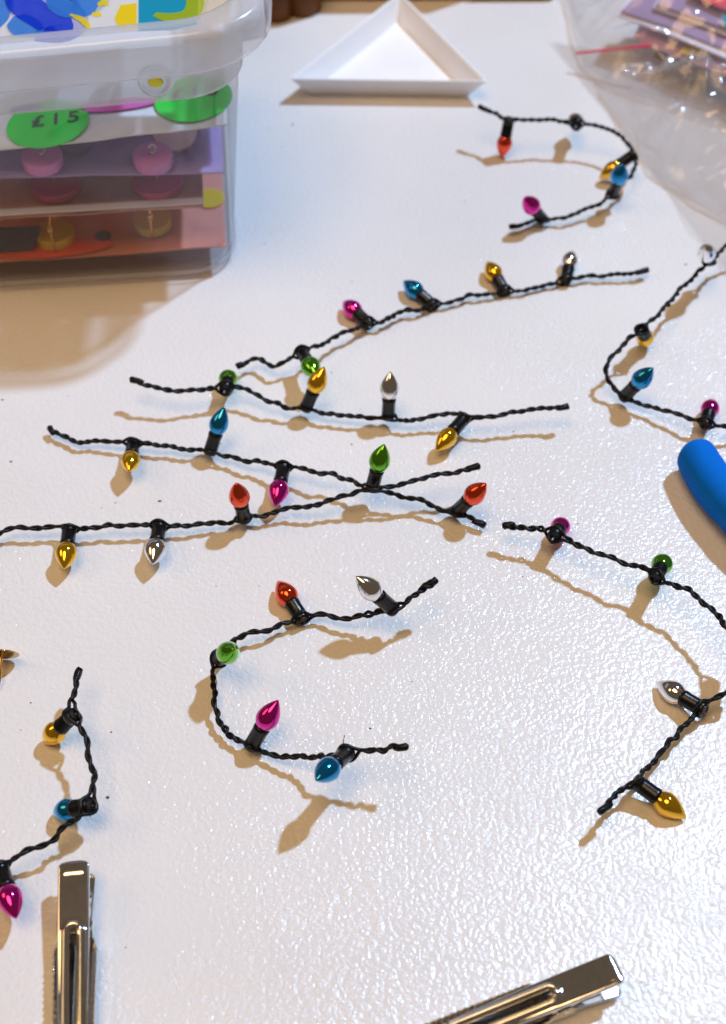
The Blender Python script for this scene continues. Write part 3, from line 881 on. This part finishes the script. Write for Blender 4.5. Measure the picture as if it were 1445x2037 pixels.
# ------------------------------------------------------------------ bags at the upper right
def bag(name, label, quad, hmax, mat, seed, N=70, crumple=3.0, profile=.5, flatb=.6, base=0.0, folds=0):
    q = [P(*c, 0) for c in quad]         # left-back, left-front, right-front, right-back
    c0 = sum(q)/4
    fr = random.Random(seed*13)
    creases = []
    for _ in range(folds):
        a, b = fr.random(), fr.random()
        p = (q[0]*(1-a)+q[3]*a)*(1-b)+(q[1]*(1-a)+q[2]*a)*b
        th = math.radians(fr.choice((-32, -28, -40, 55, 70, 15))+fr.uniform(-14, 14))
        creases.append((p[0], p[1], math.cos(th), math.sin(th), fr.uniform(-3.0, 5.2), fr.uniform(1.3, 4.5), fr.uniform(6, 26)))
    V, F = [], []
    for side in (1, 0):
        for i in range(N+1):
            for j in range(N+1):
                a, b = i/N, j/N
                p = (q[0]*(1-a)+q[3]*a)*(1-b)+(q[1]*(1-a)+q[2]*a)*b
                ex = min(a, 1-a)*2; ey = min(b, 1-b)*2
                e = (min(1, ex*1.6)*min(1, ey*1.6))**profile
                ep = math.sin(math.pi*max(.0, min(1, a)))
                pv = Vector((p[0]*.035, p[1]*.035, seed*3.7+(0 if side else 11)))
                rid = .9*abs(noise.noise(Vector((pv.x*.9+pv.y*.35, pv.y*2.2-pv.x*.9, pv.z))))+.7*abs(noise.noise(Vector((pv.x*2.6+pv.y, pv.y*1.0-pv.x*.6, pv.z+3))))+.22*abs(noise.noise(pv*4.1+Vector((0, 0, 2))))
                wob = np.array([noise.noise(pv+Vector((7, 0, 0))), noise.noise(pv+Vector((0, 7, 0))), 0])*3.0
                if side:
                    z = base+flatb+hmax*e*(.75+.25*a)+crumple*(1.0-rid*1.6)*min(1, e+.15)
                else:
                    z = base+.3+.25*rid
                z = max(z, base+(.9 if side else .25))
                if side:
                    for (fx, fy, ca, sa, amp, wd, ln) in creases:
                        dx, dy = p[0]-fx, p[1]-fy
                        al, ac = dx*ca+dy*sa, -dx*sa+dy*ca
                        if abs(ac) < wd*4 and abs(al) < ln*2.5:
                            z += amp*math.exp(-abs(ac)/wd-(al/ln)**2)*min(1, e*1.5)
                    z = max(z, base+.9)
                V.append(np.array([p[0]+wob[0], p[1]+wob[1], z]))
    n1 = (N+1)*(N+1)
    g = lambda i, j: i*(N+1)+j
    for i in range(N):
        for j in range(N):
            F.append((g(i, j), g(i, j+1), g(i+1, j+1), g(i+1, j))[::-1])
            F.append((n1+g(i, j), n1+g(i, j+1), n1+g(i+1, j+1), n1+g(i+1, j)))
    o = mesh_obj(name, V, F, mat, origin=c0)
    tag(o, label, 'bag')
    return o, c0
bag('plastic_bag', 'flat empty clear bag lying under the other bags at upper right', [(1092,84),(1198,216),(1480,600),(1650,200)], 1.0, M['bag_flat'], 3, 50, .8, .4, .5)
bag('plastic_bag', 'crumpled clear bag nearest the camera at upper right', [(1180,160),(1300,352),(1600,560),(1640,190)], 20, M['bag'], 5, 110, 4.0, .6, base=1.5, folds=60)
bagA, bo = bag('plastic_bag', 'clear zip bag with a pink seal on top of the pile at upper right', [(1100,-60),(1160,150),(1640,330),(1640,-140)], 30, M['bag'], 8, 110, 3.5, .6, base=2.2, folds=50)
zp = spline([P(1146,106,7), P(1200,100,10), P(1250,95,13), P(1296,90,15)], 1.0)
V, F = tube(zp, [.45+1.3*max(0, (k_/len(zp)-.55))**1.0 for k_ in range(len(zp))], 8)
mesh_obj('zip_seal', V, F, M['zip'], bagA, origin=bo)

def slab(name, label, pix, zs, mat, thick=.8, cat='card'):
    V = [P(x, y, 3+z*.55) for (x, y), z in zip(pix, zs)]
    c = sum(V)/len(V)
    k = len(V)
    V2 = V+[v-np.array([0, 0, thick]) for v in V]
    F = [tuple(range(k)), tuple(range(k, 2*k))[::-1]]+[((i+1) % k, i, k+i, k+(i+1) % k) for i in range(k)]
    o = mesh_obj(name, V2, F, mat, smooth=False, origin=c)
    tag(o, label, cat)
    return o, c
M['card_dark'] = pmat('dark_brown_card', (.16, .12, .12), .5, var=.2, vscale=30)
M['card_mauve'] = pmat('mauve_card', (.55, .34, .50), .5, var=.2, vscale=30)
M['card_plum'] = pmat('plum_grey_card', (.30, .21, .36), .4, var=.2, vscale=30)
M['card_red'] = pmat('crimson_card', (.62, .03, .08), .4, var=.1, vscale=30)
slab('backing_card', 'dark brown card lowest in the bag pile', [(1300,112),(1380,148),(1470,198),(1620,270),(1600,40),(1330,60)], [9, 9, 10, 10, 14, 12], M['card_dark'])
o, c = slab('backing_card', 'mauve card with a yellow spot in the bag pile', [(1262,72),(1340,108),(1420,138),(1600,205),(1600,0),(1290,10)], [17, 17, 18, 18, 22, 20], M['card_mauve'])
V, F = [], []
yc = P(1388, 100, 3+20.2*.55+.4)
for kx in range(28):
    a = 2*math.pi*kx/28
    V.append(yc+np.array([6.2*math.cos(a), 4.6*math.sin(a), -.12*4.6*math.sin(a)]))
V += [v-np.array([0, 0, .3]) for v in V]
mesh_obj('yellow_spot', V, [tuple(range(28)), tuple(range(28, 56))[::-1]]+[((i+1) % 28, i, 28+i, 28+(i+1) % 28) for i in range(28)], M['yellow_p'], o, smooth=False, origin=c)
M['card_pale'] = pmat('pale_lavender_card', (.74, .72, .84), .35, var=.05, vscale=30)
slab('backing_card', 'pale lavender card edge running slantwise through the bag pile', [(1228,30),(1320,62),(1440,112),(1600,172),(1600,-20),(1260,-20)], [27, 27, 28, 28, 31, 30], M['card_pale'])
slab('backing_card', 'plum grey card near the top of the bag pile', [(1236,22),(1330,52),(1445,98),(1600,158),(1600,-60),(1300,-40)], [29.5, 29.5, 30, 30, 34, 33], M['card_plum'])
slab('backing_card', 'thin pale strip of card above the plum one in the bag pile', [(1300,14),(1380,42),(1460,74),(1600,122),(1600,-60),(1330,-40)], [33.5, 33.5, 34, 34, 38, 37], M['card_pale'])
slab('backing_card', 'slate card under the crimson one in the bag pile', [(1306,8),(1382,34),(1460,62),(1600,110),(1600,-60),(1340,-50)], [36, 36, 36.5, 36.5, 40, 39], M['card_plum'])
slab('backing_card', 'teal card peeping from the bag pile at the right edge', [(1432,46),(1500,68),(1600,104),(1600,-30),(1450,10)], [38.5, 38.5, 38.5, 41, 41], M['teal_p'])
slab('backing_card', 'crimson card topmost in the bag pile at the corner', [(1372,-12),(1450,20),(1600,70),(1600,-80),(1400,-60)], [43, 43, 43, 46, 46], M['card_red'])

# ------------------------------------------------------------------ things at the far edge
M['amber'] = pmat('amber_brown_glass', (.15, .05, .010), .35, spec=.15, var=.3, vscale=80)
M['kraft'] = pmat('brown_cardboard', (.30, .18, .09), .7, var=.1, vscale=60, bump=.2)
M['wood'] = pmat('dark_wood', (.12, .06, .03), .5, var=.3, vscale=50)
def bottle(px, py, r, h, label):
    b = P(px, py, 0)
    e = empty('brown_bottle', b); tag(e, label, 'bottle')
    V, F = lathe([(0, .4), (r*.7, .3), (r*.92, 0), (r, 1), (r, h*.7), (r*.9, h*.76), (r*.45, h*.84), (r*.45, h*.92)], 32)
    mesh_obj('glass', [np.array(v)+b for v in V], F, M['amber'], e, origin=b)
    V, F = lathe([(r*.45, h*.9), (r*.6, h*.9), (r*.6, h), (0, h)], 24)
    mesh_obj('cap', [np.array(v)+b for v in V], F, M['black'], e, origin=b)
bottle(602, 18, 7.5, 34, 'small brown bottle at the top edge between the box and the tray')
bottle(548, 30, 7.0, 30, 'small brown bottle half hidden behind the box lid')
def boxthing(name, label, p0, p1, depth, h, mat, cat):
    a, b = P(*p0, 0), P(*p1, 0)
    d = (b-a)/np.linalg.norm(b-a); nn = np.array([-d[1], d[0], 0])
    V = [a, b, b+nn*depth, a+nn*depth]
    V = V+[v+np.array([0, 0, h]) for v in V]
    c = (a+b)/2
    o = mesh_obj(name, V, [(3, 2, 1, 0), (4, 5, 6, 7), (0, 1, 5, 4), (1, 2, 6, 5), (2, 3, 7, 6), (3, 0, 4, 7)], mat, smooth=False, origin=c)
    bv_ = o.modifiers.new('soft', 'BEVEL'); bv_.width = .0006; bv_.segments = 2
    tag(o, label, cat)
boxthing('cardboard_box', 'brown cardboard box at the top edge behind the tray', (630,4), (930,2), 60, 34, M['kraft'], 'box')
boxthing('wooden_strip', 'low dark wooden strip at the top edge right of the tray', (935,3), (1100,2), 12, 5, M['wood'], 'wood strip')

# ------------------------------------------------------------------ specks of debris
V, F = [], []
rng = random.Random(3)
spots = [(5,795,1.0),(318,997,1.1),(230,1000,.5),(203,1010,.4),(135,788,.4),(22,918,.9),(1022,858,.7),(700,884,.6),(660,741,.5),(583,248,1.2),(535,256,.6),(560,292,.5),(527,485,.7),(737,1449,.6),(222,1456,.6),(215,1586,1.1),(62,1398,.5),(42,1452,.4),(1150,1042,.6),(1040,1147,.5),(1365,526,.9),(515,1165,.4),(700,560,.4),(925,400,.6),(1023,993,.4),(820,1356,.4),(250,1885,.4),(975,1760,.4),(430,1166,.4)]
for x, y, r in spots:
    p = P(x, y, 0.05)
    pts = []
    r *= .38
    k = 7
    for i in range(k):
        a = 2*math.pi*i/k
        pts.append(p+np.array([r*1.5*math.cos(a)*rng.uniform(.6, 1.2), r*math.sin(a)*rng.uniform(.6, 1.2), 0]))
    b = len(V)
    V += pts+[p+np.array([0, 0, r*.5])]
    F += [(b+i, b+(i+1) % k, b+k) for i in range(k)]
M['speck'] = pmat('dark_crumb', (.10, .06, .07), .8)
sp = mesh_obj('crumbs', V, F, M['speck'])
sp['kind'] = 'stuff'
sp['label'] = 'tiny dark crumbs scattered over the white table'
sp['category'] = 'crumbs'
